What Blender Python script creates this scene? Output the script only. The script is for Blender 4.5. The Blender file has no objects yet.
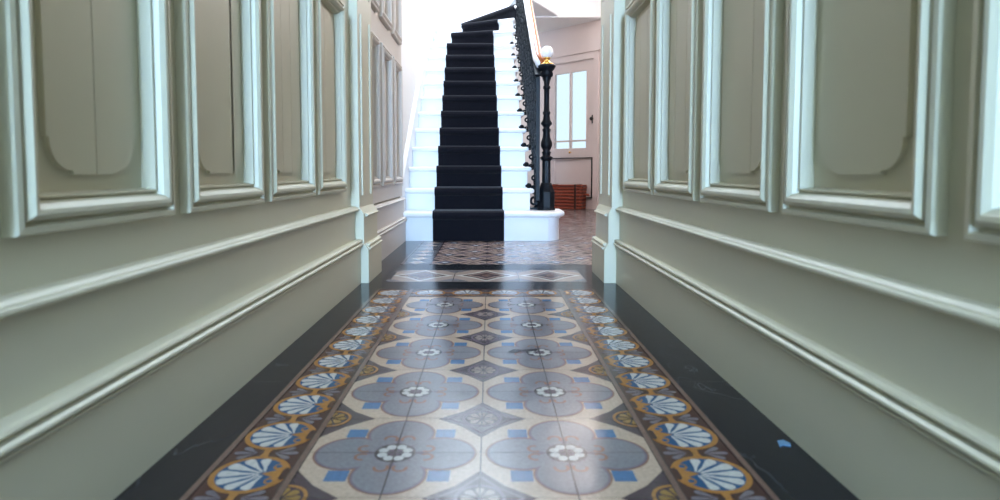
import bpy, bmesh, math, random
from mathutils import Vector, Matrix
random.seed(7)
S = bpy.context.scene
COL = S.collection
PI = math.pi

# ------------------------------------------------------------------ camera
F_PX, HORIZON, VPX, EYE = 619.0, 171.0, 489.5, 0.46
PITCH = math.atan(F_PX / 11000.0)
cd = bpy.data.cameras.new('camera')
cam = bpy.data.objects.new('camera', cd)
COL.objects.link(cam)
cam.location = (0, 0, EYE)
cam.rotation_euler = (PI / 2 - PITCH, 0, 0)
cd.sensor_width = 36.0
cd.sensor_fit = 'HORIZONTAL'
cd.lens = F_PX * 36.0 / 1000.0
cy = HORIZON + F_PX * math.tan(PITCH)
cd.shift_x = (500.0 - VPX) / 1000.0
cd.shift_y = (cy - 250.0) / 1000.0
cd.clip_start = 0.02
cd.dof.use_dof = True
cd.dof.focus_distance = 4.0
cd.dof.aperture_fstop = 4.5
S.camera = cam

# ------------------------------------------------------------------ world, lights, exposure
W = bpy.data.worlds.new('world')
S.world = W
W.use_nodes = True
bg = W.node_tree.nodes['Background']
bg.inputs[0].default_value = (0.86, 0.94, 1.0, 1)
bg.inputs[1].default_value = 1.3
S.view_settings.view_transform = 'Standard'
S.view_settings.look = 'None'
S.view_settings.gamma = 1.0
S.view_settings.use_curve_mapping = False
S.view_settings.exposure = 0.0


def area(name, loc, rot, sx, sy, power, col):
    l = bpy.data.lights.new(name, 'AREA')
    l.shape = 'RECTANGLE'
    l.size, l.size_y, l.energy, l.color = sx, sy, power, col
    o = bpy.data.objects.new(name, l)
    COL.objects.link(o)
    o.location, o.rotation_euler = loc, rot
    return o


area('front_door_daylight', (0.0, -5.9, 1.45), (PI / 2, 0, 0), 0.95, 1.7, 760.0, (0.39, 0.632, 1.0))
area('skylight_daylight', (-0.05, 5.0, 4.60), (0, 0, 0), 1.1, 1.8, 50.0, (0.74, 0.87, 1.0))
area('upper_skylight_daylight', (-0.10, 6.7, 4.62), (0, 0, 0), 1.0, 1.1, 170.0, (0.76, 0.88, 1.0))
area('hall_side_fill', (1.50, 5.0, 2.6), (0, math.radians(70), 0), 1.0, 1.6, 80.0, (1.0, 0.92, 0.88))  # added fill to brighten the right hall; no window is modelled here


def lamp(name, loc, power, col, r):
    l = bpy.data.lights.new(name, 'POINT')
    l.energy, l.color, l.shadow_soft_size = power, col, r
    o = bpy.data.objects.new(name, l)
    COL.objects.link(o)
    o.location = loc


lamp('hall_warm_fill', (0.0, 3.35, 2.12), 2.6, (1.0, 0.78, 0.46), 0.14)  # added warm fill without a fitting, tints the shaded panel recesses
lamp('rear_hall_fill', (1.0, 5.9, 2.3), 26.0, (1.0, 0.90, 0.86), 0.42)  # added fill without a fitting, brightens door wall and rear hall
lamp('corridor_pendant_light', (0.0, 1.3, 2.55), 4.5, (0.95, 0.92, 1.0), 0.18)

# ------------------------------------------------------------------ materials


def new_mat(name):
    m = bpy.data.materials.new(name)
    m.use_nodes = True
    return m, m.node_tree, m.node_tree.nodes['Principled BSDF']


def paint(name, col, rough=0.38, var=0.04, bump=0.04, scale=18.0):
    m, t, b = new_mat(name)
    N = t.nodes
    tc = N.new('ShaderNodeTexCoord')
    n1 = N.new('ShaderNodeTexNoise')
    n1.inputs['Scale'].default_value = 3.5
    n1.inputs['Detail'].default_value = 5
    t.links.new(tc.outputs['Object'], n1.inputs['Vector'])
    mr = N.new('ShaderNodeMix')
    mr.data_type = 'RGBA'
    mr.inputs['A'].default_value = tuple(c * (1 - var) for c in col) + (1,)
    mr.inputs['B'].default_value = tuple(min(1, c * (1 + var)) for c in col) + (1,)
    t.links.new(n1.outputs['Fac'], mr.inputs['Factor'])
    t.links.new(mr.outputs['Result'], b.inputs['Base Color'])
    n2 = N.new('ShaderNodeTexNoise')
    n2.inputs['Scale'].default_value = scale
    n2.inputs['Detail'].default_value = 3
    t.links.new(tc.outputs['Object'], n2.inputs['Vector'])
    bp = N.new('ShaderNodeBump')
    bp.inputs['Strength'].default_value = bump
    bp.inputs['Distance'].default_value = 0.01
    t.links.new(n2.outputs['Fac'], bp.inputs['Height'])
    t.links.new(bp.outputs['Normal'], b.inputs['Normal'])
    b.inputs['Roughness'].default_value = rough
    return m


def plain(name, col, rough=0.5, metal=0.0, **kw):
    m, t, b = new_mat(name)
    b.inputs['Base Color'].default_value = tuple(col) + (1,)
    b.inputs['Roughness'].default_value = rough
    b.inputs['Metallic'].default_value = metal
    for k, v in kw.items():
        b.inputs[k].default_value = v
    return m


def make_gloss_group():
    g = bpy.data.node_groups.new('tile_wear', 'ShaderNodeTree')
    g.interface.new_socket('Color', in_out='INPUT', socket_type='NodeSocketColor')
    g.interface.new_socket('Color', in_out='OUTPUT', socket_type='NodeSocketColor')
    g.interface.new_socket('Roughness', in_out='OUTPUT', socket_type='NodeSocketFloat')
    g.interface.new_socket('Normal', in_out='OUTPUT', socket_type='NodeSocketVector')
    N, L = g.nodes, g.links
    gi, go = N.new('NodeGroupInput'), N.new('NodeGroupOutput')
    tc = N.new('ShaderNodeTexCoord')
    n = N.new('ShaderNodeTexNoise')
    n.inputs['Scale'].default_value = 7
    n.inputs['Detail'].default_value = 6
    L.new(tc.outputs['Object'], n.inputs['Vector'])
    r = N.new('ShaderNodeMapRange')
    r.inputs['From Min'].default_value = 0.3
    r.inputs['From Max'].default_value = 0.7
    r.inputs['To Min'].default_value = 0.13
    r.inputs['To Max'].default_value = 0.26
    L.new(n.outputs['Fac'], r.inputs['Value'])
    L.new(r.outputs['Result'], go.inputs['Roughness'])
    n2 = N.new('ShaderNodeTexNoise')
    n2.inputs['Scale'].default_value = 160
    n2.inputs['Detail'].default_value = 4
    L.new(tc.outputs['Object'], n2.inputs['Vector'])
    mx = N.new('ShaderNodeMix')
    mx.data_type = 'RGBA'
    mx.blend_type = 'MULTIPLY'
    mx.inputs['Factor'].default_value = 1.0
    cr = N.new('ShaderNodeMapRange')
    cr.inputs['From Min'].default_value = 0.3
    cr.inputs['From Max'].default_value = 0.7
    cr.inputs['To Min'].default_value = 0.82
    cr.inputs['To Max'].default_value = 1.1
    L.new(n2.outputs['Fac'], cr.inputs['Value'])
    L.new(gi.outputs['Color'], mx.inputs['A'])
    L.new(cr.outputs['Result'], mx.inputs['B'])
    L.new(mx.outputs['Result'], go.inputs['Color'])
    bp = N.new('ShaderNodeBump')
    bp.inputs['Strength'].default_value = 0.08
    bp.inputs['Distance'].default_value = 0.004
    n3 = N.new('ShaderNodeTexNoise')
    n3.inputs['Scale'].default_value = 22
    n3.inputs['Detail'].default_value = 3
    L.new(tc.outputs['Object'], n3.inputs['Vector'])
    L.new(n3.outputs['Fac'], bp.inputs['Height'])
    L.new(bp.outputs['Normal'], go.inputs['Normal'])
    return g


WEAR = make_gloss_group()


def srgb(r, g, b):
    def f(c):
        c /= 255.0
        return c / 12.92 if c <= 0.04045 else ((c + 0.055) / 1.055) ** 2.4
    return (f(r), f(g), f(b))


def tile(name, rgb):
    m, t, b = new_mat(name)
    g = t.nodes.new('ShaderNodeGroup')
    g.node_tree = WEAR
    g.inputs['Color'].default_value = srgb(*rgb) + (1,)
    t.links.new(g.outputs['Color'], b.inputs['Base Color'])
    t.links.new(g.outputs['Roughness'], b.inputs['Roughness'])
    t.links.new(g.outputs['Normal'], b.inputs['Normal'])
    return m


def slate_mat():
    m, t, b = new_mat('black_slate')
    N, L = t.nodes, t.links
    tc = N.new('ShaderNodeTexCoord')
    mp = N.new('ShaderNodeMapping')
    mp.inputs['Scale'].default_value = (2.2, 1.0, 1)
    L.new(tc.outputs['Object'], mp.inputs['Vector'])
    n = N.new('ShaderNodeTexNoise')
    n.inputs['Scale'].default_value = 9
    n.inputs['Detail'].default_value = 7
    n.inputs['Distortion'].default_value = 0.6
    L.new(mp.outputs['Vector'], n.inputs['Vector'])
    v = N.new('ShaderNodeTexVoronoi')
    v.feature = 'DISTANCE_TO_EDGE'
    v.inputs['Scale'].default_value = 2.6
    nd = N.new('ShaderNodeMix')
    nd.data_type = 'VECTOR'
    nd.inputs['Factor'].default_value = 0.14
    L.new(mp.outputs['Vector'], nd.inputs['A'])
    L.new(n.outputs['Color'], nd.inputs['B'])
    L.new(nd.outputs['Result'], v.inputs['Vector'])
    vr = N.new('ShaderNodeMapRange')
    vr.inputs['From Min'].default_value = 0.0
    vr.inputs['From Max'].default_value = 0.006
    vr.inputs['To Min'].default_value = 0.45
    vr.inputs['To Max'].default_value = 0.0
    L.new(v.outputs['Distance'], vr.inputs['Value'])
    c1 = N.new('ShaderNodeMix')
    c1.data_type = 'RGBA'
    c1.inputs['A'].default_value = srgb(18, 20, 24) + (1,)
    c1.inputs['B'].default_value = srgb(34, 37, 42) + (1,)
    L.new(n.outputs['Fac'], c1.inputs['Factor'])
    c2 = N.new('ShaderNodeMix')
    c2.data_type = 'RGBA'
    c2.inputs['B'].default_value = srgb(95, 98, 100) + (1,)
    L.new(vr.outputs['Result'], c2.inputs['Factor'])
    L.new(c1.outputs['Result'], c2.inputs['A'])
    L.new(c2.outputs['Result'], b.inputs['Base Color'])
    bp = N.new('ShaderNodeBump')
    bp.inputs['Strength'].default_value = 0.12
    bp.inputs['Distance'].default_value = 0.004
    L.new(n.outputs['Fac'], bp.inputs['Height'])
    L.new(bp.outputs['Normal'], b.inputs['Normal'])
    b.inputs['Roughness'].default_value = 0.17
    b.inputs['Specular IOR Level'].default_value = 0.15
    return m


def carpet_mat(name, rgb):
    m, t, b = new_mat(name)
    N, L = t.nodes, t.links
    tc = N.new('ShaderNodeTexCoord')
    n = N.new('ShaderNodeTexNoise')
    n.inputs['Scale'].default_value = 420
    n.inputs['Detail'].default_value = 2
    L.new(tc.outputs['Object'], n.inputs['Vector'])
    c = N.new('ShaderNodeMix')
    c.data_type = 'RGBA'
    c.inputs['A'].default_value = tuple(v * 0.6 for v in srgb(*rgb)) + (1,)
    c.inputs['B'].default_value = tuple(v * 1.5 for v in srgb(*rgb)) + (1,)
    L.new(n.outputs['Fac'], c.inputs['Factor'])
    L.new(c.outputs['Result'], b.inputs['Base Color'])
    bp = N.new('ShaderNodeBump')
    bp.inputs['Strength'].default_value = 0.5
    bp.inputs['Distance'].default_value = 0.003
    L.new(n.outputs['Fac'], bp.inputs['Height'])
    L.new(bp.outputs['Normal'], b.inputs['Normal'])
    b.inputs['Roughness'].default_value = 0.95
    b.inputs['Specular IOR Level'].default_value = 0.1
    b.inputs['Sheen Weight'].default_value = 0.12
    b.inputs['Sheen Roughness'].default_value = 0.4
    return m


def wicker_mat():
    m, t, b = new_mat('red_brown_wicker')
    N, L = t.nodes, t.links
    tc = N.new('ShaderNodeTexCoord')
    w = N.new('ShaderNodeTexWave')
    w.bands_direction = 'Z'
    w.inputs['Scale'].default_value = 8
    w.inputs['Distortion'].default_value = 1.2
    w.inputs['Detail'].default_value = 2
    L.new(tc.outputs['Object'], w.inputs['Vector'])
    c = N.new('ShaderNodeMix')
    c.data_type = 'RGBA'
    c.inputs['A'].default_value = srgb(84, 32, 20) + (1,)
    c.inputs['B'].default_value = srgb(156, 70, 42) + (1,)
    L.new(w.outputs['Fac'], c.inputs['Factor'])
    L.new(c.outputs['Result'], b.inputs['Base Color'])
    bp = N.new('ShaderNodeBump')
    bp.inputs['Strength'].default_value = 0.45
    bp.inputs['Distance'].default_value = 0.01
    L.new(w.outputs['Fac'], bp.inputs['Height'])
    L.new(bp.outputs['Normal'], b.inputs['Normal'])
    b.inputs['Roughness'].default_value = 0.5
    return m


def wood_mat():
    m, t, b = new_mat('polished_wood')
    N, L = t.nodes, t.links
    tc = N.new('ShaderNodeTexCoord')
    mp = N.new('ShaderNodeMapping')
    mp.inputs['Scale'].default_value = (30, 3, 3)
    L.new(tc.outputs['Object'], mp.inputs['Vector'])
    n = N.new('ShaderNodeTexNoise')
    n.inputs['Scale'].default_value = 4
    n.inputs['Detail'].default_value = 6
    L.new(mp.outputs['Vector'], n.inputs['Vector'])
    c = N.new('ShaderNodeMix')
    c.data_type = 'RGBA'
    c.inputs['A'].default_value = srgb(138, 66, 26) + (1,)
    c.inputs['B'].default_value = srgb(180, 98, 42) + (1,)
    L.new(n.outputs['Fac'], c.inputs['Factor'])
    L.new(c.outputs['Result'], b.inputs['Base Color'])
    b.inputs['Roughness'].default_value = 0.25
    return m


M = {
    'cream': paint('cream_gloss_paint', (0.64, 0.597, 0.445), 0.42, 0.03, 0.012),
    'hall': paint('hall_cream_paint', (0.66, 0.61, 0.55), 0.4),
    'pink': paint('warm_blush_paint', (0.73, 0.63, 0.60), 0.45),
    'white': paint('white_gloss_paint', (0.84, 0.86, 0.88), 0.35, 0.02),
    'plaster': paint('white_plaster', (0.86, 0.87, 0.88), 0.7, 0.02),
    'carpet': carpet_mat('black_carpet', (23, 23, 29)),
    'iron': paint('black_cast_iron', (0.004, 0.006, 0.009), 0.4, 0.2, 0.15, 60),
    'brass': plain('polished_brass', (0.80, 0.52, 0.16), 0.22, 1.0),
    'globe': plain('milk_glass', (0.93, 0.95, 0.97), 0.12, 0.0, **{'Coat Weight': 0.6}),
    'wood': wood_mat(),
    'wicker': wicker_mat(),
    'strap': plain('dark_leather', (0.035, 0.015, 0.012), 0.5),
    'dark': plain('dark_metal', (0.03, 0.03, 0.03), 0.4, 0.6),
    'chip': plain('blue_paint_flake', srgb(84, 128, 160), 0.5),
    'slate': slate_mat(),
}
ib = M['iron'].node_tree.nodes['Principled BSDF']
ib.inputs['Specular IOR Level'].default_value = 0.16
gm, gt, gb = new_mat('frosted_glass')
gb.inputs['Base Color'].default_value = (0.70, 0.82, 0.88, 1)
gb.inputs['Transmission Weight'].default_value = 1.0
gb.inputs['Roughness'].default_value = 0.25
gb.inputs['IOR'].default_value = 1.1
M['glass'] = gm
TM = {k: tile('tile_' + k, v) for k, v in {
    'cream': (188, 164, 142), 'grey': (120, 118, 124), 'rust': (134, 94, 76), 'blue': (66, 108, 148),
    'plum': (70, 54, 60), 'mauve': (108, 94, 104), 'ochre': (164, 114, 56), 'gold': (150, 116, 60), 'white': (192, 190, 184),
    'maroon': (72, 42, 38), 'tan': (112, 88, 76), 'grout': (54, 48, 50), 'leaf': (112, 106, 110), 'navy': (42, 82, 118),
    'brown': (104, 80, 74), 'sand': (160, 144, 134), 'ink': (52, 46, 54), 'terracotta': (124, 92, 82), 'steel': (84, 88, 96)}.items()}

# ------------------------------------------------------------------ mesh builder


class MB:
    def __init__(s):
        s.v, s.f, s.m, s.sm, s.mats = [], [], [], [], []

    def mi(s, mat):
        if mat not in s.mats:
            s.mats.append(mat)
        return s.mats.index(mat)

    def add(s, vs, fs, mat, smooth=False):
        b = len(s.v)
        s.v += [tuple(v) for v in vs]
        k = s.mi(mat)
        for f in fs:
            s.f.append(tuple(b + i for i in f))
            s.m.append(k)
            s.sm.append(smooth)

    def box(s, x0, x1, y0, y1, z0, z1, mat):
        x0, x1 = sorted((x0, x1)); y0, y1 = sorted((y0, y1)); z0, z1 = sorted((z0, z1))
        s.add([(x0, y0, z0), (x1, y0, z0), (x1, y1, z0), (x0, y1, z0), (x0, y0, z1), (x1, y0, z1), (x1, y1, z1), (x0, y1, z1)],
              [(0, 3, 2, 1), (4, 5, 6, 7), (0, 1, 5, 4), (1, 2, 6, 5), (2, 3, 7, 6), (3, 0, 4, 7)], mat)

    def poly(s, pts, z, mat):
        a = sum(pts[i - 1][0] * pts[i][1] - pts[i][0] * pts[i - 1][1] for i in range(len(pts)))
        if a < 0:
            pts = pts[::-1]
        s.add([(p[0], p[1], z) for p in pts], [tuple(range(len(pts)))], mat)

    def prism(s, pts, fn, h0, h1, mat, smooth=False):
        """outline pts (a, b) swept between heights h0 and h1; fn(a, b, h) -> xyz"""
        n = len(pts)
        s.add([fn(a, b, h0) for a, b in pts] + [fn(a, b, h1) for a, b in pts],
              [tuple(range(n))[::-1], tuple(range(n, 2 * n))], mat)
        s.add([fn(a, b, h0) for a, b in pts] + [fn(a, b, h1) for a, b in pts],
              [(i, (i + 1) % n, n + (i + 1) % n, n + i) for i in range(n)], mat, smooth)

    def lathe(s, prof, c, mat, n=24, smooth=True):
        vs, fs = [], []
        for r, z in prof:
            for k in range(n):
                a = 2 * PI * (k + 0.5) / n
                vs.append((c[0] + r * math.cos(a), c[1] + r * math.sin(a), z))
        for i in range(len(prof) - 1):
            for k in range(n):
                fs.append((i * n + k, i * n + (k + 1) % n, (i + 1) * n + (k + 1) % n, (i + 1) * n + k))
        fs.append(tuple(range(n))[::-1])
        fs.append(tuple(range((len(prof) - 1) * n, len(prof) * n)))
        s.add(vs, fs, mat, smooth)

    def sweep(s, path, prof, mat, up=Vector((0, 0, 1)), closed=True, smooth=False, caps=True):
        """cross-section prof (side, up) carried along a 3D path"""
        path = [Vector(p) for p in path]
        n = len(prof)
        vs, fs = [], []
        for i, p in enumerate(path):
            a = path[max(0, i - 1)]
            b = path[min(len(path) - 1, i + 1)]
            t = (b - a).normalized()
            sd = t.cross(up).normalized()
            u = sd.cross(t).normalized()
            for x, y in prof:
                vs.append(p + sd * x + u * y)
        for i in range(len(path) - 1):
            for k in range(n if closed else n - 1):
                fs.append((i * n + k, i * n + (k + 1) % n, (i + 1) * n + (k + 1) % n, (i + 1) * n + k))
        if closed and caps:
            fs.append(tuple(range(n))[::-1])
            fs.append(tuple(range((len(path) - 1) * n, len(path) * n)))
        s.add(vs, fs, mat, smooth)

    def ball(s, c, r, mat, nu=14, nv=8, sz=1.0):
        prof = [(max(1e-4, r * math.sin(PI * i / nv)), c[2] - r * sz * math.cos(PI * i / nv)) for i in range(nv + 1)]
        s.lathe(prof, c, mat, nu)

    def build(s, name, parent=None, bevel=0.0, recalc=True, segs=2):
        me = bpy.data.meshes.new(name)
        org = parent_world(parent) if parent else Vector((0, 0, 0))
        me.from_pydata([Vector(v) - org for v in s.v], [], s.f)
        for mt in s.mats:
            me.materials.append(mt)
        for p, k, q in zip(me.polygons, s.m, s.sm):
            p.material_index = k
            p.use_smooth = q
        if recalc:
            bm = bmesh.new()
            bm.from_mesh(me)
            bmesh.ops.remove_doubles(bm, verts=bm.verts, dist=1e-5)
            bmesh.ops.recalc_face_normals(bm, faces=bm.faces)
            bm.to_mesh(me)
            bm.free()
        o = bpy.data.objects.new(name, me)
        COL.objects.link(o)
        if parent:
            o.parent = parent
        if bevel:
            md = o.modifiers.new('bevel', 'BEVEL')
            md.width = bevel
            md.segments = segs
            md.limit_method = 'ANGLE'
            md.angle_limit = math.radians(40)
            md.harden_normals = False
        return o


def parent_world(o):
    v = Vector((0, 0, 0))
    while o:
        v += Vector(o.location)
        o = o.parent
    return v


def tag(o, label=None, cat=None, group=None, kind=None):
    if label: o['label'] = label
    if cat: o['category'] = cat
    if group: o['group'] = group
    if kind: o['kind'] = kind
    return o


def thing(name, loc, label, cat, group=None):
    o = bpy.data.objects.new(name, None)
    COL.objects.link(o)
    o.location = loc
    o.empty_display_size = 0.1
    return tag(o, label, cat, group)


trim_count = [0]


def trim_name():
    trim_count[0] += 1
    return 'trim_%d' % trim_count[0]


# ------------------------------------------------------------------ the setting: floor
P, T = 0.28, 0.14
X0, Y0 = -0.0139, 0.986
fl = MB()
fl.box(-0.75, 1.9, -6.2, 9.2, -0.08, 0.0, M['slate'])
LZ = 0.00016


def disc(cx, cyy, r, z, mat, n=28, ry=None):
    ry = ry or r
    fl.poly([(cx + r * math.cos(2 * PI * k / n), cyy + ry * math.sin(2 * PI * k / n)) for k in range(n)], z * LZ, mat)


def rect(x0, x1, y0, y1, z, mat):
    fl.poly([(x0, y0), (x1, y0), (x1, y1), (x0, y1)], z * LZ, mat)


def arc_band(cx, cyy, r0, r1, a0, a1, z, mat, n=14):
    p = [(cx + r1 * math.cos(a0 + (a1 - a0) * k / n), cyy + r1 * math.sin(a0 + (a1 - a0) * k / n)) for k in range(n + 1)]
    q = [(cx + r0 * math.cos(a0 + (a1 - a0) * k / n), cyy + r0 * math.sin(a0 + (a1 - a0) * k / n)) for k in range(n + 1)]
    for k in range(n):
        fl.poly([p[k], p[k + 1], q[k + 1], q[k]], z * LZ, mat)


def petal(cx, cyy, ang, length, width, z, mat, r0=0.0):
    """a pointed-at-the-root, round-ended petal"""
    pts = []
    for u, w in ((0, 0.04), (0.25, 0.34), (0.5, 0.72), (0.72, 0.98), (0.86, 0.92), (0.95, 0.62), (1, 0.0), (0.95, -0.62), (0.86, -0.92), (0.72, -0.98), (0.5, -0.72), (0.25, -0.34), (0, -0.04)):
        a, b = r0 + u * length, w * width / 2
        pts.append((cx + a * math.cos(ang) - b * math.sin(ang), cyy + a * math.sin(ang) + b * math.cos(ang)))
    fl.poly(pts, z * LZ, mat)


def diamond(cx, cyy, hx, hy, z, mat, side=0):
    k = 0.06

    def q(a, b):
        return (cx + a * hx, cyy + b * hy)
    full = [q(1, 0), q(.5 - k, .5 - k), q(0, 1), q(-.5 + k, .5 - k), q(-1, 0), q(-.5 + k, -.5 + k), q(0, -1), q(.5 - k, -.5 + k)]
    if side > 0:
        full = [q(0, -1), q(.5 - k, -.5 + k), q(1, 0), q(.5 - k, .5 - k), q(0, 1)]
    if side < 0:
        full = [q(0, -1), q(0, 1), q(-.5 + k, .5 - k), q(-1, 0), q(-.5 + k, -.5 + k)]
    fl.poly(full, z * LZ, mat)


def roundel(cx, cyy, side, warm):
    a0, a1 = (-PI / 2, PI / 2) if side > 0 else ((PI / 2, 3 * PI / 2) if side < 0 else (0, 2 * PI))
    arc_band(cx, cyy, 0.112 * P, 0.132 * P, a0, a1, 5, TM['ochre' if warm else 'mauve'], 20)
    pm = TM['gold' if warm else 'sand']
    for k in range(8):
        a = k * PI / 4
        if side > 0 and math.cos(a) < -0.01 or side < 0 and math.cos(a) > 0.01:
            continue
        petal(cx, cyy, a, 0.085 * P, 0.05 * P, 5.2 + .1 * k, pm, 0.015 * P)


yend = Y0 + 4.5 * P            # far end of the field
ybeg = Y0 - 4.5 * P
rect(X0 - P, X0 + P, ybeg, yend, 1, TM['cream'])
for i in range(-4, 5):
    yy = Y0 + i * P
    for sx in (-1, 1):
        xx = X0 + sx * P / 2
        for ax in (-1, 1):
            for ay in (-1, 1):
                bx, by = xx + ax * 0.275 * P, yy + ay * 0.27 * P
                rect(bx - 0.060 * P, bx + 0.060 * P, by - 0.060 * P, by + 0.060 * P, 2, TM['blue'])
        for k in range(4):
            a = k * PI / 2
            disc(xx + 0.262 * P * math.cos(a), yy + 0.262 * P * math.sin(a), 0.213 * P, 2.6 + k * .25, TM['rust'], 36)
        for k in range(4):
            a = k * PI / 2
            lx, ly = xx + 0.262 * P * math.cos(a), yy + 0.262 * P * math.sin(a)
            disc(lx, ly, 0.203 * P, 3.8 + k * .1, TM['mauve'], 36)
            disc(lx, ly, 0.190 * P, 4.3 + k * .25, TM['grey'], 36)
            for q in (-1, 1):                      # the small curls at the root of each lobe
                ccx = xx + 0.185 * P * math.cos(a) - q * 0.052 * P * math.sin(a)
                ccy = yy + 0.185 * P * math.sin(a) + q * 0.052 * P * math.cos(a)
                arc_band(ccx, ccy, 0.028 * P, 0.046 * P, a - q * 2.3, a + q * 1.9, 6, TM['rust'], 10)
            petal(xx, yy, a, 0.10 * P, 0.05 * P, 5.5, TM['mauve'], 0.10 * P)
        disc(xx, yy, 0.12 * P, 6, TM['ink'], 24)
        for k in range(8):
            a = k * PI / 4 + PI / 8
            disc(xx + 0.076 * P * math.cos(a), yy + 0.076 * P * math.sin(a), 0.030 * P, 7, TM['white'], 12)
        disc(xx, yy, 0.044 * P, 8, TM['mauve'], 16)
        for k in range(4):
            disc(xx + 0.024 * P * math.cos(k * PI / 2), yy + 0.024 * P * math.sin(k * PI / 2), 0.013 * P, 9, TM['ink'], 8)
    for yq in ([yy - P / 2, yy + P / 2] if i == 4 else [yy - P / 2]):
        if yq > yend - 0.01:
            continue
        diamond(X0, yq, 0.29 * P, 0.29 * P, 1.8, TM['plum'])
        diamond(X0, yq, 0.235 * P, 0.235 * P, 3, TM['mauve'])
        diamond(X0, yq, 0.212 * P, 0.212 * P, 4, TM['plum'])
        roundel(X0, yq, 0, False)  # centre motifs greyed: reflected wash put into the tile colours
        for sx in (-1, 1):
            diamond(X0 + sx * P, yq, 0.29 * P, 0.29 * P, 1.8, TM['plum'], -sx)
            roundel(X0 + sx * P, yq, -sx, True)
# joints between the tiles
for k in range(-2, 3):
    xx = X0 + k * T
    w = 0.0011 if abs(k) < 2 else 0.0005
    rect(xx - w, xx + w, ybeg, yend, 11, TM['grout'])
yy = ybeg
while yy < yend + 0.001:
    rect(X0 - P, X0 + P, yy - 0.0005, yy + 0.0005, 10, TM['grout'])
    yy += T


def medallion(cx, cyy, ex, ey):
    """fan-shell medallion; (ex, ey) is the direction the fan opens"""
    vx, vy = -ey, ex
    ang = math.atan2(ey, ex)

    def q(e, v):
        return (cx + (e * ex + v * vx) * T, cyy + (e * ey + v * vy) * T)
    n = 36
    for r, z, m in ((0.43, 3, 'ochre'), (0.365, 4, 'navy')):
        fl.poly([q((r * 0.98) * math.cos(2 * PI * k / n), r * 0.97 * math.sin(2 * PI * k / n)) for k in range(n)], z * LZ, TM[m])
    f = q(-0.16, 0)
    for n_, da in enumerate((0, .40, -.40, .82, -.82, 1.28, -1.28)):
        rr = .16 * math.cos(da) + math.sqrt(.345 ** 2 - (.16 * math.sin(da)) ** 2)
        hw = .165 if abs(da) < 1 else .19
        pts = []
        for u, w in ((.12, .5), (.45, .62), (.72, .92), (.88, 1.0), (.97, .7), (1.0, .25), (1.0, -.25), (.97, -.7), (.88, -1.0), (.72, -.92), (.45, -.62), (.12, -.5)):
            b = w * hw * max(u, .25) * rr
            pts.append(q(-.16 + u * rr * math.cos(da) - b * math.sin(da), u * rr * math.sin(da) + b * math.cos(da)))
        fl.poly(pts, (4.6 + .12 * n_) * LZ, TM['white'])
    # open inner end with two volutes
    fl.poly([q(-.44, -.10), q(-.44, .10), q(-.36, .14), q(-.30, 0.0), q(-.36, -.14)], 5 * LZ, TM['maroon'])
    fl.poly([q(-.335, -.12), q(-.335, .12), q(-.25, .07), q(-.12, 0), q(-.25, -.07)], 6 * LZ, TM['ochre'])
    for s in (-1, 1):
        c = q(-.285, s * .155)
        fl.poly([(c[0] + .078 * T * math.cos(2 * PI * k / 16), c[1] + .078 * T * math.sin(2 * PI * k / 16)) for k in range(16)], 6.5 * LZ, TM['ochre'])
        c = q(-.262, s * .165)
        fl.poly([(c[0] + .036 * T * math.cos(2 * PI * k / 12), c[1] + .036 * T * math.sin(2 * PI * k / 12)) for k in range(12)], 7.5 * LZ, TM['navy'])


def lilies(cx, cyy, ex, ey):
    """the link and grey leaves between two medallions"""
    vx, vy = -ey, ex
    ang = math.atan2(ey, ex)

    def q(e, v):
        return (cx + (e * ex + v * vx) * T, cyy + (e * ey + v * vy) * T)
    fl.poly([q(-.05, -.09), q(.05, -.09), q(.035, 0), q(.05, .09), q(-.05, .09), q(-.035, 0)], 4.5 * LZ, TM['ochre'])
    for s in (-1, 1):
        c = q(s * .10, 0)
        a = ang if s > 0 else ang + PI
        for da, ln in ((0, .28), (.62, .25), (-.62, .25)):
            petal(c[0], c[1], a + da, ln * T, .085 * T, 2.5 + .2 * da, TM['leaf'])


def strip(x_in, x_out, y0, y1):
    rect(x_in, x_out, y0, y1, 1, TM['maroon'])


for sx in (-1, 1):
    xi, xo = X0 + sx * P, X0 + sx * (P + T)
    rect(min(xi, xo), max(xi, xo), ybeg, yend + T, 1, TM['maroon'])
    for a, b, m in ((0.0, 0.010, 'tan'), (0.010, 0.0125, 'grout'), (T - 0.009, T, 'tan'), (T - 0.011, T - 0.009, 'grout')):
        rect(min(xi + sx * a, xi + sx * b), max(xi + sx * a, xi + sx * b), ybeg, yend + T, 8, TM[m])
    xc = (xi + xo) / 2
    yy = ybeg + T / 2
    while yy < yend + T:
        medallion(xc, yy, sx, 0)
        if yy + T / 2 < yend + T:
            lilies(xc, yy + T / 2, sx, 0)
        rect(min(xi, xo), max(xi, xo), yy + T / 2 - .0004, yy + T / 2 + .0004, 2, TM['grout'])
        yy += T
# the border turns across the end of the field
rect(X0 - P, X0 + P, yend, yend + T, 1, TM['maroon'])
rect(X0 - P, X0 + P, yend, yend + 0.010, 8.2, TM['tan'])
rect(X0 - P - T, X0 + P + T, yend + T - 0.009, yend + T, 8.2, TM['tan'])
for k in range(4):
    medallion(X0 - P + T * (k + .5), yend + T / 2, 0, 1)
    lilies(X0 - P + T * k, yend + T / 2, 0, 1)
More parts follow.
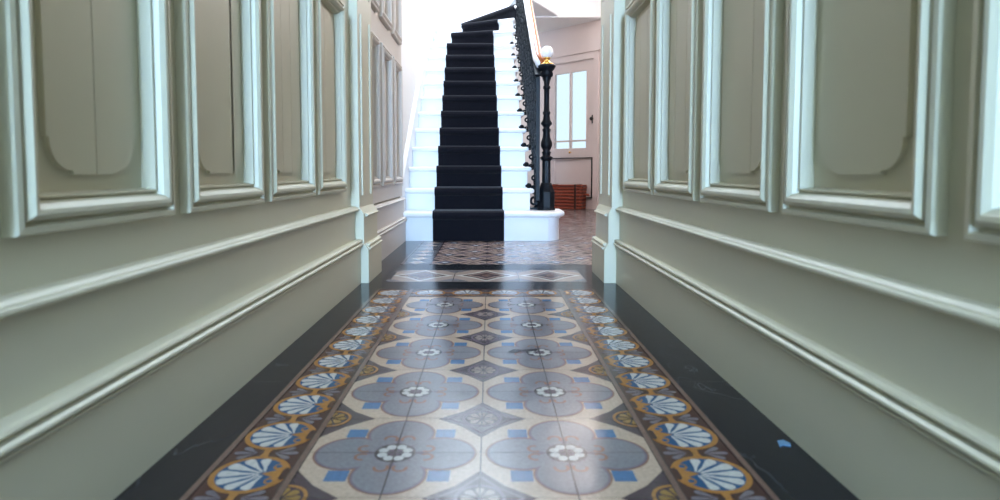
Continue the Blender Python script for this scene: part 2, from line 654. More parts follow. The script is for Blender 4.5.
# threshold: black band, row of nested diamonds, black band
ty0, ty1 = 2.555, 2.855
rect(X0 - 1.45 * P, X0 + 1.5 * P, ty0, ty1, 1, TM['sand'])
for k in (-1, 0, 1):
    xx = X0 + k * P
    ym = (ty0 + ty1) / 2
    hy = (ty1 - ty0) / 2
    diamond(xx, ym, 0.135, hy * .96, 2, TM['white'])
    diamond(xx, ym, 0.108, hy * .80, 3, TM['brown'])
    diamond(xx, ym, 0.085, hy * .64, 4, TM['sand'])
    diamond(xx, ym, 0.068, hy * .52, 5, TM['plum'])
    disc(xx, ym, 0.022, 6, TM['rust'], 12)
    for ax in (-1, 1):
        for ay in (-1, 1):
            fl.poly([(xx + ax * .138, ym + ay * hy * .97), (xx + ax * .07, ym + ay * hy * .97), (xx + ax * .138, ym + ay * hy * .48)], 3 * LZ, TM['grey'])
    rect(xx + P / 2 - .0014, xx + P / 2 + .0014, ty0, ty1, 7, TM['grout'])
# stair hall floor: small lozenge tiles
hy0 = 3.03
rect(-0.43, 1.85, hy0, 9.0, 1, TM['sand'])
rect(-0.44, -0.29, hy0, 9.0, 1.5, TM['steel'])
rect(-0.295, -0.288, hy0, 4.3, 8, TM['maroon'])
rect(-0.44, -0.43, hy0, 4.3, 8, TM['tan'])
yy = hy0 + T / 2
row = 0
while yy < 8.6:
    xx = X0 - P + T / 2
    col = 0
    while xx < 1.8:
        if not (yy > 4.3 and xx < 0.2):
            alt = (row + col) % 2
            diamond(xx, yy, .068, .068, 2, TM['brown' if alt else 'terracotta'])
            diamond(xx, yy, .042, .046, 3, TM['sand' if alt else 'blue'])
            disc(xx, yy, .016, 4, TM['plum' if alt else 'white'], 10)
            for ax in (-1, 1):
                for ay in (-1, 1):
                    fl.poly([(xx + ax * T / 2, yy + ay * T / 2), (xx + ax * .022, yy + ay * T / 2), (xx + ax * T / 2, yy + ay * .022)], 2 * LZ, TM['ink' if (ax * ay > 0) == bool(alt) else 'mauve'])
            if col % 2 == 1:
                rect(xx + T / 2 - .0012, xx + T / 2 + .0012, yy - T / 2, yy + T / 2, 6, TM['grout'])
        xx += T
        col += 1
    yy += T
    row += 1
yy = hy0 + T / 2
while yy < 4.1:
    diamond(-.365, yy, .05, .06, 2, TM['sand'])
    rect(-.43, -.295, yy + T / 2 - .003, yy + T / 2 + .003, 3, TM['ink'])
    yy += T
# joints of the slate border
for yj in (0.62, 1.33, 2.02):
    for a, b in ((-0.56, X0 - P - T), (X0 + P + T, 0.56)):
        rect(a, b, yj - .0012, yj + .0012, 1, TM['grout'])
# chipped tile edge
fl.poly([(0.045, 1.545), (0.062, 1.572), (0.085, 1.566), (0.118, 1.575), (0.128, 1.560), (0.100, 1.550), (0.080, 1.553), (0.066, 1.540)], 12 * LZ, TM['ink'])
tag(fl.build('floor', recalc=False), 'encaustic tile floor with flower quatrefoils, shell medallion borders and black slate edging', kind='structure')
fc = MB()
pts = [(0, 0), (.010, .004), (.024, .001), (.030, .008), (.022, .016), (.008, .014)]
fc.prism(pts, lambda a, b, h: (0.484 + a * .8, 1.008 + b * 1.6, h), 0.0003, 0.0016, M['chip'])
tag(fc.build('paint_flake'), 'small pale blue paint flake on the black slate beside the right skirting', 'paint flake')

# ------------------------------------------------------------------ walls of the corridor
LB, LD, LU = -0.527, -0.548, -0.565      # left: skirting face, dado face, upper face
RB, RD, RU = 0.519, 0.531, 0.543
CEIL = 2.78
PB, PT = 0.383, 1.09                     # lower panels
UB, UT = 1.22, 2.45                      # upper panels
RAIL0, RAIL1 = 0.297, 0.315
MLD0, MLD1 = 0.146, 0.182


def moulding_profile():
    """skirting moulding: three ridges, (projection, height)"""
    h = MLD0
    q = .82
    return [(a, h + b * q) for a, b in ((-.02, 0), (.004, 0), (.006, .003), (.005, .007), (.001, .0085), (.001, .0105), (.009, .0125), (.0125, .017), (.012, .0215), (.007, .0255), (.001, .027),
            (.000, .031), (.006, .0325), (.009, .0365), (.007, .041), (.001, .0435), (-.03, .044))]


def rail_profile():
    h = RAIL0
    q = .84
    return [(a, h + b * q) for a, b in ((-.03, 0), (.006, 0), (.015, .002), (.018, .006), (.0175, .010), (.014, .0125), (.0105, .013), (.0095, .0155), (.005, .0205), (.0, .0225), (-.03, .0225))]


def run_y(mb, prof, face, s, y0, y1, mat):
    """profile (out, z) run along Y on the wall face; s = +1 when the room is on the +X side"""
    mb.prism(prof, lambda a, b, h: (face + s * a, h, b), y0, y1, mat)


FRAME = [(0, -.012), (0, .016), (.002, .019), (.010, .020), (.0125, .011), (.015, .010), (.018, .019), (.024, .0245), (.030, .024), (.037, .018), (.040, .007),
         (.042, .005), (.0435, .010), (.0465, .0095), (.0485, -.006), (.0495, -.0135)]
RECESS = -.0125


def wall_panel(face, s, y0, y1, z0, z1, mat, label, seams=()):
    """bolection-moulded panel with a raised field; on a wall face running along Y"""
    root = bpy.data.objects.new(trim_name(), None)
    COL.objects.link(root)
    root.location = (face, y0, z0)
    root.empty_display_size = 0.05
    tag(root, label, kind='structure')
    mb = MB()
    rings = []
    vs, fs = [], []
    for w, h in FRAME:
        x = face + s * h
        vs += [(x, y0 + w, z0 + w), (x, y1 - w, z0 + w), (x, y1 - w, z1 - w), (x, y0 + w, z1 - w)]
    n = len(FRAME)
    for i in range(n - 1):
        for k in range(4):
            fs.append((i * 4 + k, i * 4 + (k + 1) % 4, (i + 1) * 4 + (k + 1) % 4, (i + 1) * 4 + k))
    mb.add(vs, fs, mat)
    mb.build('panel_moulding', root)
    # raised field with rounded, notched corners
    mg, r, nt = .015, min(.042, (y1 - y0) * .13), .008
    mgy = min(.035, (y1 - y0) * .09)
    a0, a1, b0, b1 = y0 + .049 + mgy + .004, y1 - .049 - mgy + .006, z0 + .049 + mg + .008, z1 - .049 - mg - .008
    edges = [a0] + [a0 + (a1 - a0) * q for q in seams] + [a1]
    fm = MB()
    g = .0011

    def corner(cx, cz, sx, sz):
        """from the side towards the end: notch, quarter round, notch"""
        p = [(cx, cz - sz * (r + nt)), (cx - sx * nt * .7, cz - sz * (r + nt))]
        for k in range(7):
            t = PI / 2 * k / 6
            p.append((cx - sx * (nt * .7 + r * (1 - math.cos(t))), cz - sz * (nt * .7 + r * (1 - math.sin(t)))))
        p += [(cx - sx * (r + nt), cz - sz * nt * .7), (cx - sx * (r + nt), cz)]
        return p
    for i in range(len(edges) - 1):
        l, rr = edges[i] + (g if i else 0), edges[i + 1] - (g if i < len(edges) - 2 else 0)
        pts = []
        pts += corner(l, b0, -1, -1) if i == 0 else [(l, b0)]
        pts += corner(rr, b0, 1, -1)[::-1] if i == len(edges) - 2 else [(rr, b0)]
        pts += corner(rr, b1, 1, 1) if i == len(edges) - 2 else [(rr, b1)]
        pts += corner(l, b1, -1, 1)[::-1] if i == 0 else [(l, b1)]
        fm.prism(pts, lambda a, b, h: (face + s * h, a, b), RECESS - .004, RECESS + .0075, mat)
    fm.build('raised_panel', root)
    return root


def upper_wall(mb, face, s, ya, yb, panels, mat, z0=0.30, back=.10):
    """wall face with openings where the panels sit"""
    out = face - s * back
    mb.box(out, face + s * RECESS, ya, yb, z0, CEIL, mat)
    deep = face + s * (RECESS - .004)
    i = .02                                   # the opening sits under the moulding

    def b(y0, y1, z0_, z1_):
        if y1 - y0 > 1e-4:
            mb.box(deep, face, y0, y1, z0_, z1_, mat)
    b(ya, yb, z0, PB + i)
    b(ya, yb, PT - i, UB + i)
    b(ya, yb, UT - i, CEIL)
    ps = sorted(panels)
    prev = ya
    for p0, p1 in ps:
        for zz0, zz1 in ((PB + i, PT - i), (UB + i, UT - i)):
            b(prev, p0 + i, zz0, zz1)
        prev = p1 - i
    for zz0, zz1 in ((PB + i, PT - i), (UB + i, UT - i)):
        b(prev, yb, zz0, zz1)


LP = [(-.66, -.21), (-.17, .215), (.26, .668), (.7136, 1.077), (1.127, 1.505), (1.55, 1.95), (1.986, 2.376)]
RP = [(-.66, -.21), (-.17, .21), (.25, .683), (.731, 1.111), (1.159, 1.544), (1.589, 1.976), (2.0, 2.434)]
LSEAM = {3: (.50,), 4: (.80,), 5: (.33, .66), 6: (.4,)}
RSEAM = {3: (), 4: (.26,), 5: (.30, .75), 6: (.35, .7)}
YB = -6.0                                # back end of the corridor
PY0, PY1 = 2.52, 2.822                    # pier depth
for side, s, U, D, B, panels, seams in (('left', 1, LU, LD, LB, LP, LSEAM), ('right', -1, RU, RD, RB, RP, RSEAM)):
    mb = MB()
    upper_wall(mb, U, s, YB, PY0 + .05, panels, M['cream'])
    mb.box(U - s * .10, D, YB, PY0 + .05, MLD1 - .02, RAIL0 + .01, M['cream'])
    tag(mb.build('wall_' + side, recalc=True), 'cream panelled corridor wall on the ' + side, kind='structure')
    mb = MB()
    mb.box(U - s * .10, B, YB, PY0 + .05, 0.0, MLD0 + .001, M['cream'])
    run_y(mb, moulding_profile(), B, s, YB, PY0 + .02, M['cream'])
    tag(mb.build('baseboard_' + side), 'tall cream skirting with a three-ridged top moulding on the ' + side, kind='structure')
    mb = MB()
    run_y(mb, rail_profile(), D, s, YB, PY0 + .02, M['cream'])
    tag(mb.build(trim_name()), 'slim cream dado rail along the ' + side + ' corridor wall', kind='structure')
    for i, (a, b) in enumerate(panels):
        for row, z0, z1 in (('lower', PB, PT), ('upper', UB, UT)):
            wall_panel(U, s, a, b, z0, z1, M['cream'], 'cream moulded wall panel, %s row, %s wall' % (row, side), seams.get(i, (.5,)) if (row == 'lower' or i % 2) else ())

# ------------------------------------------------------------------ piers of the opening and the hall wall
RAIL0, RAIL1 = 0.272, 0.290
MLD0, MLD1 = 0.126, 0.162
for side, s, Ux, Dx, Bx, U, B in (('left', 1, -.531, -.513, -.495, LU, LB), ('right', -1, .499, .486, .470, RU, RB)):
    mb = MB()
    out = U - s * .10
    mb.box(out, Bx, PY0, PY1, 0, MLD0 + .012, M['cream'])
    mb.box(out, Dx, PY0 + .001, PY1 - .001, MLD0, RAIL0 + .015, M['cream'])
    mb.box(out, Ux, PY0 + .002, PY1 - .002, RAIL0, CEIL, M['cream'])
    for (z, xa, xb) in ((MLD0 + .012, Bx, Dx), (RAIL0 + .015, Dx, Ux)):       # bevelled steps on top of plinths
        mb.prism([(xa, z), (xb, z + .024), (out, z + .024), (out, z)], lambda a, b, h: (a, h, b), PY0, PY1, M['cream'])
    run_y(mb, moulding_profile(), Bx - s * .006, s, PY0 + .02, PY1 - .004, M['cream'])
    run_y(mb, rail_profile(), Dx - s * .006, s, PY0 + .03, PY1 - .02, M['cream'])
    for z0, z1 in ((.36, 1.10), (1.2, 2.4)):     # slim moulding lines on the reveal
        for yy in (PY0 + .05, PY1 - .07):
            mb.box(Ux - s * .002, Ux + s * .006, yy, yy + .014, z0, z1, M['cream'])
    tag(mb.build(trim_name(), bevel=.0025), 'cream pier with stepped plinth on the %s of the hall opening' % side, kind='structure')
mb = MB()
mb.box(-.75, .75, PY0, PY1, 2.30, CEIL, M['cream'])
tag(mb.build(trim_name(), bevel=.006), 'cream beam over the hall opening', kind='structure')
mb = MB()
mb.box(-.75, .75, YB - .2, PY1, CEIL, CEIL + .08, M['plaster'])
tag(mb.build('ceiling'), 'white corridor ceiling', kind='structure')
mb = MB()
mb.box(-.75, .75, YB - .15, YB, 0, CEIL, M['cream'])
tag(mb.build('wall_back'), 'cream end wall of the corridor', kind='structure')

HU, HD, HB = -.568, -.562, -.552
HP = [(2.90, 3.135), (3.215, 3.535), (3.61, 3.93)]
STEP_Y = 4.05
mb = MB()
upper_wall(mb, HU, 1, PY1 - .01, STEP_Y - .02, HP, M['hall'])
mb.box(HU - .10, HD, PY1 - .01, STEP_Y + .02, MLD1 - .02, RAIL0 + .01, M['hall'])
mb.box(HU - .10, HB, PY1 - .01, STEP_Y + .02, 0, MLD0 + .001, M['hall'])
tag(mb.build('wall_hall_left'), 'pale panelled hall wall left of the stairs', kind='structure')
mb = MB()
run_y(mb, moulding_profile(), HB, 1, PY1 - .01, STEP_Y, M['hall'])
tag(mb.build('baseboard_hall_left'), 'pale skirting moulding of the hall wall', kind='structure')
mb = MB()
run_y(mb, rail_profile(), HD, 1, PY1 - .01, STEP_Y - .03, M['hall'])
tag(mb.build(trim_name()), 'pale dado rail of the hall wall', kind='structure')
for i, (a, b) in enumerate(HP):
    for row, z0, z1 in (('lower', PB, 1.118), ('upper', 1.25, UT)):
        wall_panel(HU, 1, a, b, z0, z1, M['hall'], 'pale moulded hall wall panel, %s row, left of the stairs' % row, (.5,))

TOP = 4.7
mb = MB()
mb.box(-.75, -.60, STEP_Y - .02, 7.95, 0, TOP, M['plaster'])
mb.box(-.75, -.60, PY1 - .01, STEP_Y - .02, CEIL, TOP, M['plaster'])
tag(mb.build('wall_stair_left'), 'white plaster stairwell wall on the left', kind='structure')
mb = MB()
mb.box(-.75, .36, 7.85, 8.0, 0, TOP, M['plaster'])
tag(mb.build('wall_stair_back'), 'white plaster wall at the back of the stairwell', kind='structure')
mb = MB()
mb.box(1.60, 1.75, PY1 - .2, 7.2, 0, TOP, M['pink'])
mb.box(.56, 1.75, PY1 - .2, PY1, 0, TOP, M['pink'])
mb.box(-.75, .75, PY1 - .02, PY1, CEIL, TOP, M['plaster'])
tag(mb.build('wall_hall_right'), 'pale hall wall on the right', kind='structure')
mb = MB()
mb.box(.46, 1.75, PY1, 7.30, 2.75, 2.95, M['plaster'])  # unseen, added to shade the landing fascia from the skylight
tag(mb.build('ceiling_hall', bevel=.01), 'white ceiling added over the right side of the hall', kind='structure')
mb = MB()
mb.prism([(.36, 7.30), (1.42, 7.30), (.36, 8.50)], lambda a, b, h: (a, b, h), 2.24, 2.75, M['plaster'])
tag(mb.build('ceiling_landing', bevel=.01), 'white landing soffit above the inner door', kind='structure')
mb = MB()
mb.box(-.75, -.65, PY1, 9, TOP, TOP + .1, M['plaster'])
mb.box(.60, 1.75, PY1, 9, TOP, TOP + .1, M['plaster'])
mb.box(-.65, .60, PY1, 4.2, TOP, TOP + .1, M['plaster'])
mb.box(-.65, .60, 7.3, 9, TOP, TOP + .1, M['plaster'])
tag(mb.build('ceiling_stairwell'), 'white stairwell ceiling around the skylight', kind='structure')

mb = MB()
run_y(mb, [(-.001, 0), (.018, 0), (.018, .13), (.010, .15), (-.001, .155)], 1.60, -1, PY1, 7.05, M['hall'])
tag(mb.build('baseboard_hall_right'), 'pale skirting of the right hall wall', kind='structure')

# ------------------------------------------------------------------ angled wall with the glazed door
RX, RY = 1.30, 7.40
DX, DY = -.678, .735
NX, NY = -DY, DX                         # towards the viewer
NX, NY = -.735, -.678


def dw(u, out, z):
    return (RX + DX * u + NX * out, RY + DY * u + NY * out, z)


def dbox(mb, u0, u1, o0, o1, z0, z1, mat):
    mb.prism([(u0, o0), (u1, o0), (u1, o1), (u0, o1)], lambda a, b, h: dw(a, b, h), z0, z1, mat)


D0, D1, DTOP = .075, .86, 1.80            # door leaf
mb = MB()
dbox(mb, -.50, D0 - .01, -.12, 0, 0, 2.3, M['pink'])
dbox(mb, D1 + .01, 1.75, -.12, 0, 0, 2.3, M['pink'])
dbox(mb, D0 - .01, D1 + .01, -.12, 0, DTOP + .01, 2.3, M['pink'])
tag(mb.build('wall_angled'), 'blush painted angled wall around the inner door', kind='structure')
mb = MB()
for a, b in ((D0 - .075, D0), (D1, D1 + .075)):
    dbox(mb, a, b, 0, .02, 0, DTOP + .08, M['pink'])
dbox(mb, D0, D1, 0, .02, DTOP, DTOP + .08, M['pink'])
dbox(mb, D0 - .09, D1 + .09, 0, .035, DTOP + .08, DTOP + .095, M['pink'])
tag(mb.build(trim_name(), bevel=.004), 'blush painted door casing of the inner door', kind='structure')
door = bpy.data.objects.new('door_1', None)
COL.objects.link(door)
door.location = dw((D0 + D1) / 2, 0, 0)
tag(door, 'blush glazed inner door behind the newel post', kind='structure')
G0, G1, GM, GZ0, GZ1, GB = .190, .700, .445, .741, 1.675, .832
mb = MB()
o0, o1 = -.045, -.005
dbox(mb, D0, G0, o0, o1, .003, DTOP, M['pink'])
dbox(mb, G1, D1, o0, o1, .003, DTOP, M['pink'])
dbox(mb, G0, G1, o0, o1, GZ1, DTOP, M['pink'])
dbox(mb, G0, G1, o0, o1, .60, GZ0, M['pink'])
dbox(mb, G0, G1, o0, o1, .003, .14, M['pink'])
dbox(mb, G0 - .08, G1 + .08, o0, -.018, .14, .60, M['pink'])
mb.build('door_leaf', door, bevel=.003)
mb = MB()
dbox(mb, GM - .014, GM + .014, -.035, -.002, GZ0, GZ1, M['pink'])
dbox(mb, G0, G1, -.035, -.002, GB - .010, GB + .010, M['pink'])
for a, b, c, d in ((G0 - .012, G0, GZ0, GZ1), (G1, G1 + .012, GZ0, GZ1)):
    dbox(mb, a, b, -.03, .004, c, d, M['pink'])
mb.build('glazing_bar', door, bevel=.002)
mb = MB()
dbox(mb, G0, G1, -.028, -.022, GZ0, GZ1, M['glass'])
mb.build('glass_pane', door)
mb = MB()
q0, q1, q2, q3 = D0 + .018, G1 + .09, .13, .625
for a, b, c, d in ((q0, q1, q3 - .012, q3), (q0, q1, q2, q2 + .012), (q0, q0 + .009, q2, q3), (q1 - .009, q1, q2, q3)):
    dbox(mb, a, b, -.006, .010, c, d, M['dark'])
mb.build('panel_bead', door, bevel=.002)
mb = MB()
c = dw(.43, .02, .69)
mb.ball(c, .014, M['brass'])
dbox(mb, .425, .435, -.01, .02, .685, .695, M['brass'])
mb.build('door_pull', door)
mb = MB()
c = dw(.088, .03, 1.085)
mb.ball(c, .024, M['dark'])
dbox(mb, .076, .10, -.006, .012, 1.03, 1.13, M['dark'])
mb.build('door_knob', door)

# ------------------------------------------------------------------ staircase
RISE, GOING, Z1, N1, NSTEP = .15, .204, .19, 4.03, 11


def skew(y):
    return -.03 * (y - N1)


def step_line(k):
    """nose line of step k (1-based): left point, right point (plan), height"""
    z = Z1 + (k - 1) * RISE
    y = N1 + (k - 1) * GOING
    xr = .314 if k > 1 else .47
    if k <= 11:
        return (-.585, y), (xr + skew(y), y), z
    return {12: ((-.59, 6.36), (.25, 6.12), z), 13: ((-.59, 6.72), (.25, 6.27), z), 14: ((-.59, 7.55), (.26, 6.36), z),
            15: ((.05, 7.8), (.30, 6.42), z), 16: ((.9, 7.5), (.37, 6.45), z)}[k]


stairs = thing('staircase', (-.15, N1, 0), 'white painted wooden staircase rising and turning right at the end of the hall', 'staircase')
LAST = 15


def lerp(a, b, t):
    return (a[0] + (b[0] - a[0]) * t, a[1] + (b[1] - a[1]) * t)


for k in range(1, LAST + 1):
    L, R, z = step_line(k)
    L2, R2, _ = step_line(k + 1)
    mb = MB()
    if k == 1:                            # bull-nosed bottom step
        pts = [L, (.385, N1)]
        for q in range(1, 9):
            a = -PI / 2 + PI / 2 * q / 8
            pts.append((.385 + .125 * math.cos(a), N1 + .19 + .19 * math.sin(a)))
        pts += [(.510, N1 + .42), (.36, N1 + .50), (L2[0], L2[1] + .05)]
        ins = [(x, y + .028) if i < 2 else ((.36 + (x - .36) * .76, y + .028 - (y - N1) * .12)) for i, (x, y) in enumerate(pts[:-3])] + [(.474, N1 + .40), (.34, N1 + .47), (L2[0], L2[1] + .04)]
        mb.prism(pts, lambda a, b, h: (a, b, h), z - .034, z, M['white'])
        mb.build('tread', stairs, bevel=.014, segs=4)
        mb = MB()
        mb.prism(ins, lambda a, b, h: (a, b, h), 0, z - .034, M['white'])
        ins2 = [(x, y - .010) if i < 2 else (x + (.008 if i > 3 else 0), y - .008 + .004 * min(i, 4) / 4) for i, (x, y) in enumerate(ins[:-3])] + ins[-3:]
        mb.prism(ins2, lambda a, b, h: (a, b, h), z - .046, z - .034, M['white'])
        mb.build('riser', stairs)
        continue
    back = .05 if k < 12 else .0
    pts = [L, R, (R2[0], R2[1] + back), (L2[0], L2[1] + back)]
    mb.prism(pts, lambda a, b, h: (a, b, h), z - .034, z, M['white'])
    mb.build('tread', stairs, bevel=.014, segs=4)
    mb = MB()
    e = .026
    d = Vector((R[0] - L[0], R[1] - L[1])).normalized()
    nb = Vector((-d.y, d.x))
    rl, rr = (L[0] + nb.x * e, L[1] + nb.y * e), (R[0] + nb.x * e - .03 * d.x, R[1] + nb.y * e - .03 * d.y)
    bl, br = (rl[0] + nb.x * .02, rl[1] + nb.y * .02), (rr[0] + nb.x * .02, rr[1] + nb.y * .02)
    mb.prism([rl, rr, br, bl], lambda a, b, h: (a, b, h), z - RISE, z - .034, M['white'])
    fl_, fr_ = (rl[0] - nb.x * .01, rl[1] - nb.y * .01), (rr[0] - nb.x * .01, rr[1] - nb.y * .01)
    mb.prism([fl_, fr_, rr, rl], lambda a, b, h: (a, b, h), z - .046, z - .034, M['white'])
    mb.build('riser', stairs)
# wall string on the left and closed spandrel on the right
ws = MB()


def nose_z(y):
    return Z1 + (y - N1) / GOING * RISE


sp = [(N1 - .02, 0), (N1 - .02, Z1 + .10), (N1 + .05, Z1 + .19), (6.3, nose_z(6.3) + .17), (7.8, nose_z(6.3) + .75), (7.8, nose_z(6.3) - .2), (4.4, 0)]
ws.prism(sp, lambda a, b, h: (h, a, b), -.5995, -.578, M['white'])
ws.prism([(N1 + .05, Z1 + .17), (6.3, nose_z(6.3) + .15), (6.3, nose_z(6.3) + .18), (N1 + .05, Z1 + .20)], lambda a, b, h: (h, a, b), -.5995, -.570, M['white'])
ws.build('wall_string', stairs, bevel=.003)
os_ = MB()
pts = [(N1 + .235, .0)]
for k in range(2, 12):
    yk = N1 + (k - 1) * GOING + .03
    zk = Z1 + (k - 1) * RISE - .034
    pts += [(yk, zk - RISE), (yk, zk)]
pts += [(6.35, Z1 + 10 * RISE - .034), (6.35, 0)]
os_.prism(pts, lambda a, b, h: (.245 + h + skew(a), a, b), 0, .03, M['pink'])
os_.build('outer_string', stairs)

# black runner: a strip laid over treads and risers
run = thing('stair_runner', (-.15, N1 - .02, 0), 'black carpet runner laid down the middle of the white stairs', 'stair carpet')
rm = MB()
th = .009


def runner_x(k):
    if k <= 11:
        y = N1 + (k - 1) * GOING
        return -.372 + skew(y) * .7, .096 + skew(y) * .9
    return {12: (-.385, .035), 13: (-.29, .085), 14: (-.33, .25), 15: (.1, .29)}[k]


def on_line(k, x, off=0.0):
    L, R, _ = step_line(k)
    t = (x - L[0]) / (R[0] - L[0])
    d = Vector((R[0] - L[0], R[1] - L[1])).normalized()
    return (x + d.y * off, L[1] + (R[1] - L[1]) * t - d.x * off)


for k in range(1, 15):
    L, R, z = step_line(k)
    xa, xb = runner_x(k)
    zb = z - RISE if k > 1 else 0.0
    if k == 1:
        zb = .001
    # path over the nose in (offset out, z): up the riser, round the nose
    prof = [(-.026 + th, zb + th * (k > 1)), (-.024 + th, z - .052), (-.012 + th, z - .044), (th * .9, z - .034), (th + .002, z - .018), (th * .7, z - .002), (-.006, z + th * .85), (-.02, z + th)]
    inner = [(-.028, zb), (-.028, z - .05), (-.012, z - .036), (-.002, z - .03), (-.002, z - .012), (-.01, z - .004), (-.014, z - .001), (-.02, z - .001)]
    vs, fs = [], []
    for (o, zz) in prof:
        for x in (xa, xb):
            p = on_line(k, x, o)
            vs.append((p[0], p[1], zz))
    for (o, zz) in inner:
        for x in (xa, xb):
            p = on_line(k, x, o)
            vs.append((p[0], p[1], zz))
    n = len(prof)
    for i in range(n - 1):
        fs.append((2 * i, 2 * i + 1, 2 * i + 3, 2 * i + 2))
        fs.append((2 * n + 2 * i, 2 * n + 2 * i + 2, 2 * n + 2 * i + 3, 2 * n + 2 * i + 1))
        fs.append((2 * i, 2 * i + 2, 2 * n + 2 * i + 2, 2 * n + 2 * i))
        fs.append((2 * i + 1, 2 * n + 2 * i + 1, 2 * n + 2 * i + 3, 2 * i + 3))
    rm.add(vs, fs, M['carpet'])
    # the tread length
    if k < 14:
        a2, b2 = runner_x(k + 1)
    else:
        a2, b2 = runner_x(15)
    q = [on_line(k, xa, -.018), on_line(k, xb, -.018), on_line(k + 1, b2, -.026 + th), on_line(k + 1, a2, -.026 + th)]
    rm.prism(q, lambda a, b, h: (a, b, h), z - .001, z + th, M['carpet'])
rm.build('carpet_strip', run, recalc=True)

# ------------------------------------------------------------------ newel post
NXp, NYp = .394, 4.30
newel = thing('newel_post', (NXp, NYp, Z1), 'black cast iron newel post standing on the rounded bottom step', 'newel post')
mb = MB()
mb.lathe([(0.0660, Z1), (0.0660, Z1 + .012), (0.0616, Z1 + .016), (0.0616, .315), (0.0550, .330), (0.0484, .345), (0.0440, .36), (0.0374, .378)], (NXp, NYp), M['iron'], 8, False)
mb.build('plinth', newel, bevel=.003)
mb = MB()
mb.lathe([(0.0297, .372), (0.0319, .40), (0.0297, .47), (0.0297, .535)], (NXp, NYp), M['iron'], 8, False)
mb.lathe([(0.0297, .53), (0.0418, .545), (0.0440, .555), (0.0264, .565), (0.0286, .58), (0.0330, .588), (0.0220, .60), (0.0330, .618), (0.0396, .635), (0.0396, .655), (0.0264, .69), (0.0231, .725), (0.0286, .738), (0.0286, .748),
          (0.0198, .756), (0.0242, .768), (0.0396, .783), (0.0396, .79), (0.0264, .81), (0.0209, .845), (0.0264, .855), (0.0264, .866), (0.0198, .872), (0.0182, .94), (0.0187, 1.02), (0.0253, 1.028), (0.0253, 1.04), (0.0182, 1.048),
          (0.0220, 1.075), (0.0308, 1.095), (0.0286, 1.10), (0.0418, 1.112), (0.0440, 1.125), (0.0374, 1.142), (0.0506, 1.156), (0.0594, 1.17), (0.0616, 1.18), (0.0528, 1.188)], (NXp, NYp), M['iron'], 24)
mb.build('shaft', newel)
mb = MB()
mb.lathe([(.046, 1.186), (.052, 1.190), (.044, 1.196), (.026, 1.202), (.020, 1.212), (.016, 1.220), (.020, 1.228), (.028, 1.234), (.024, 1.240)], (NXp, NYp), M['brass'], 24)
tag(mb.build('finial_collar', newel), 'polished brass collar')
mb = MB()
mb.ball((NXp, NYp, 1.272), .044, M['globe'], 24, 14)
tag(mb.build('globe_finial', newel), 'white glass ball')

# ------------------------------------------------------------------ balustrade
bal = thing('balustrade', (.33, N1 + .3, 0), 'ornate black cast iron balustrade with wooden handrail climbing beside the stairs', 'balustrade')


def bx(y):
    return .338 + skew(y) * .75


def rail_z(y):
    return 1.165 + .735 * (y - 4.30)


def plate(mb, pts2, x, wid=.011, thick=.020):
    """flat cast bar following (y, z) points in the plane X = x"""
    hw, ht = wid / 2, thick / 2
    mb.sweep([(x, a, b) for a, b in pts2], [(-ht, -hw), (ht, -hw), (ht, hw), (-ht, hw)], M['iron'], up=Vector((1, 0, 0)).cross(Vector((0, 0, 1))) if False else Vector((0.0, 0.0, 1.0)))


def bar(mb, p2, x, wid=.011, thick=.022):
    """cast bar with a rectangular section: wid in plane, thick across"""
    thick *= 1.5
    n = len(p2)
    vs, fs = [], []
    for i, (a, b) in enumerate(p2):
        a0, b0 = p2[max(0, i - 1)]
        a1, b1 = p2[min(n - 1, i + 1)]
        l = math.hypot(a1 - a0, b1 - b0) or 1
        ny, nz = -(b1 - b0) / l, (a1 - a0) / l
        for sx, sn in ((-1, -1), (1, -1), (1, 1), (-1, 1)):
            vs.append((x + sx * thick / 2, a + ny * sn * wid / 2, b + nz * sn * wid / 2))
    for i in range(n - 1):
        for q in range(4):
            fs.append((i * 4 + q, i * 4 + (q + 1) % 4, (i + 1) * 4 + (q + 1) % 4, (i + 1) * 4 + q))
    fs.append((3, 2, 1, 0))
    fs.append(tuple((n - 1) * 4 + q for q in range(4)))
    mb.add(vs, fs, M['iron'])


def spiral(cx, cz, r0, r1, a0, turns, n=16):
    return [(cx + (r0 + (r1 - r0) * i / n) * math.cos(a0 + turns * 2 * PI * i / n), cz + (r0 + (r1 - r0) * i / n) * math.sin(a0 + turns * 2 * PI * i / n)) for i in range(n + 1)]


SL = RISE / GOING


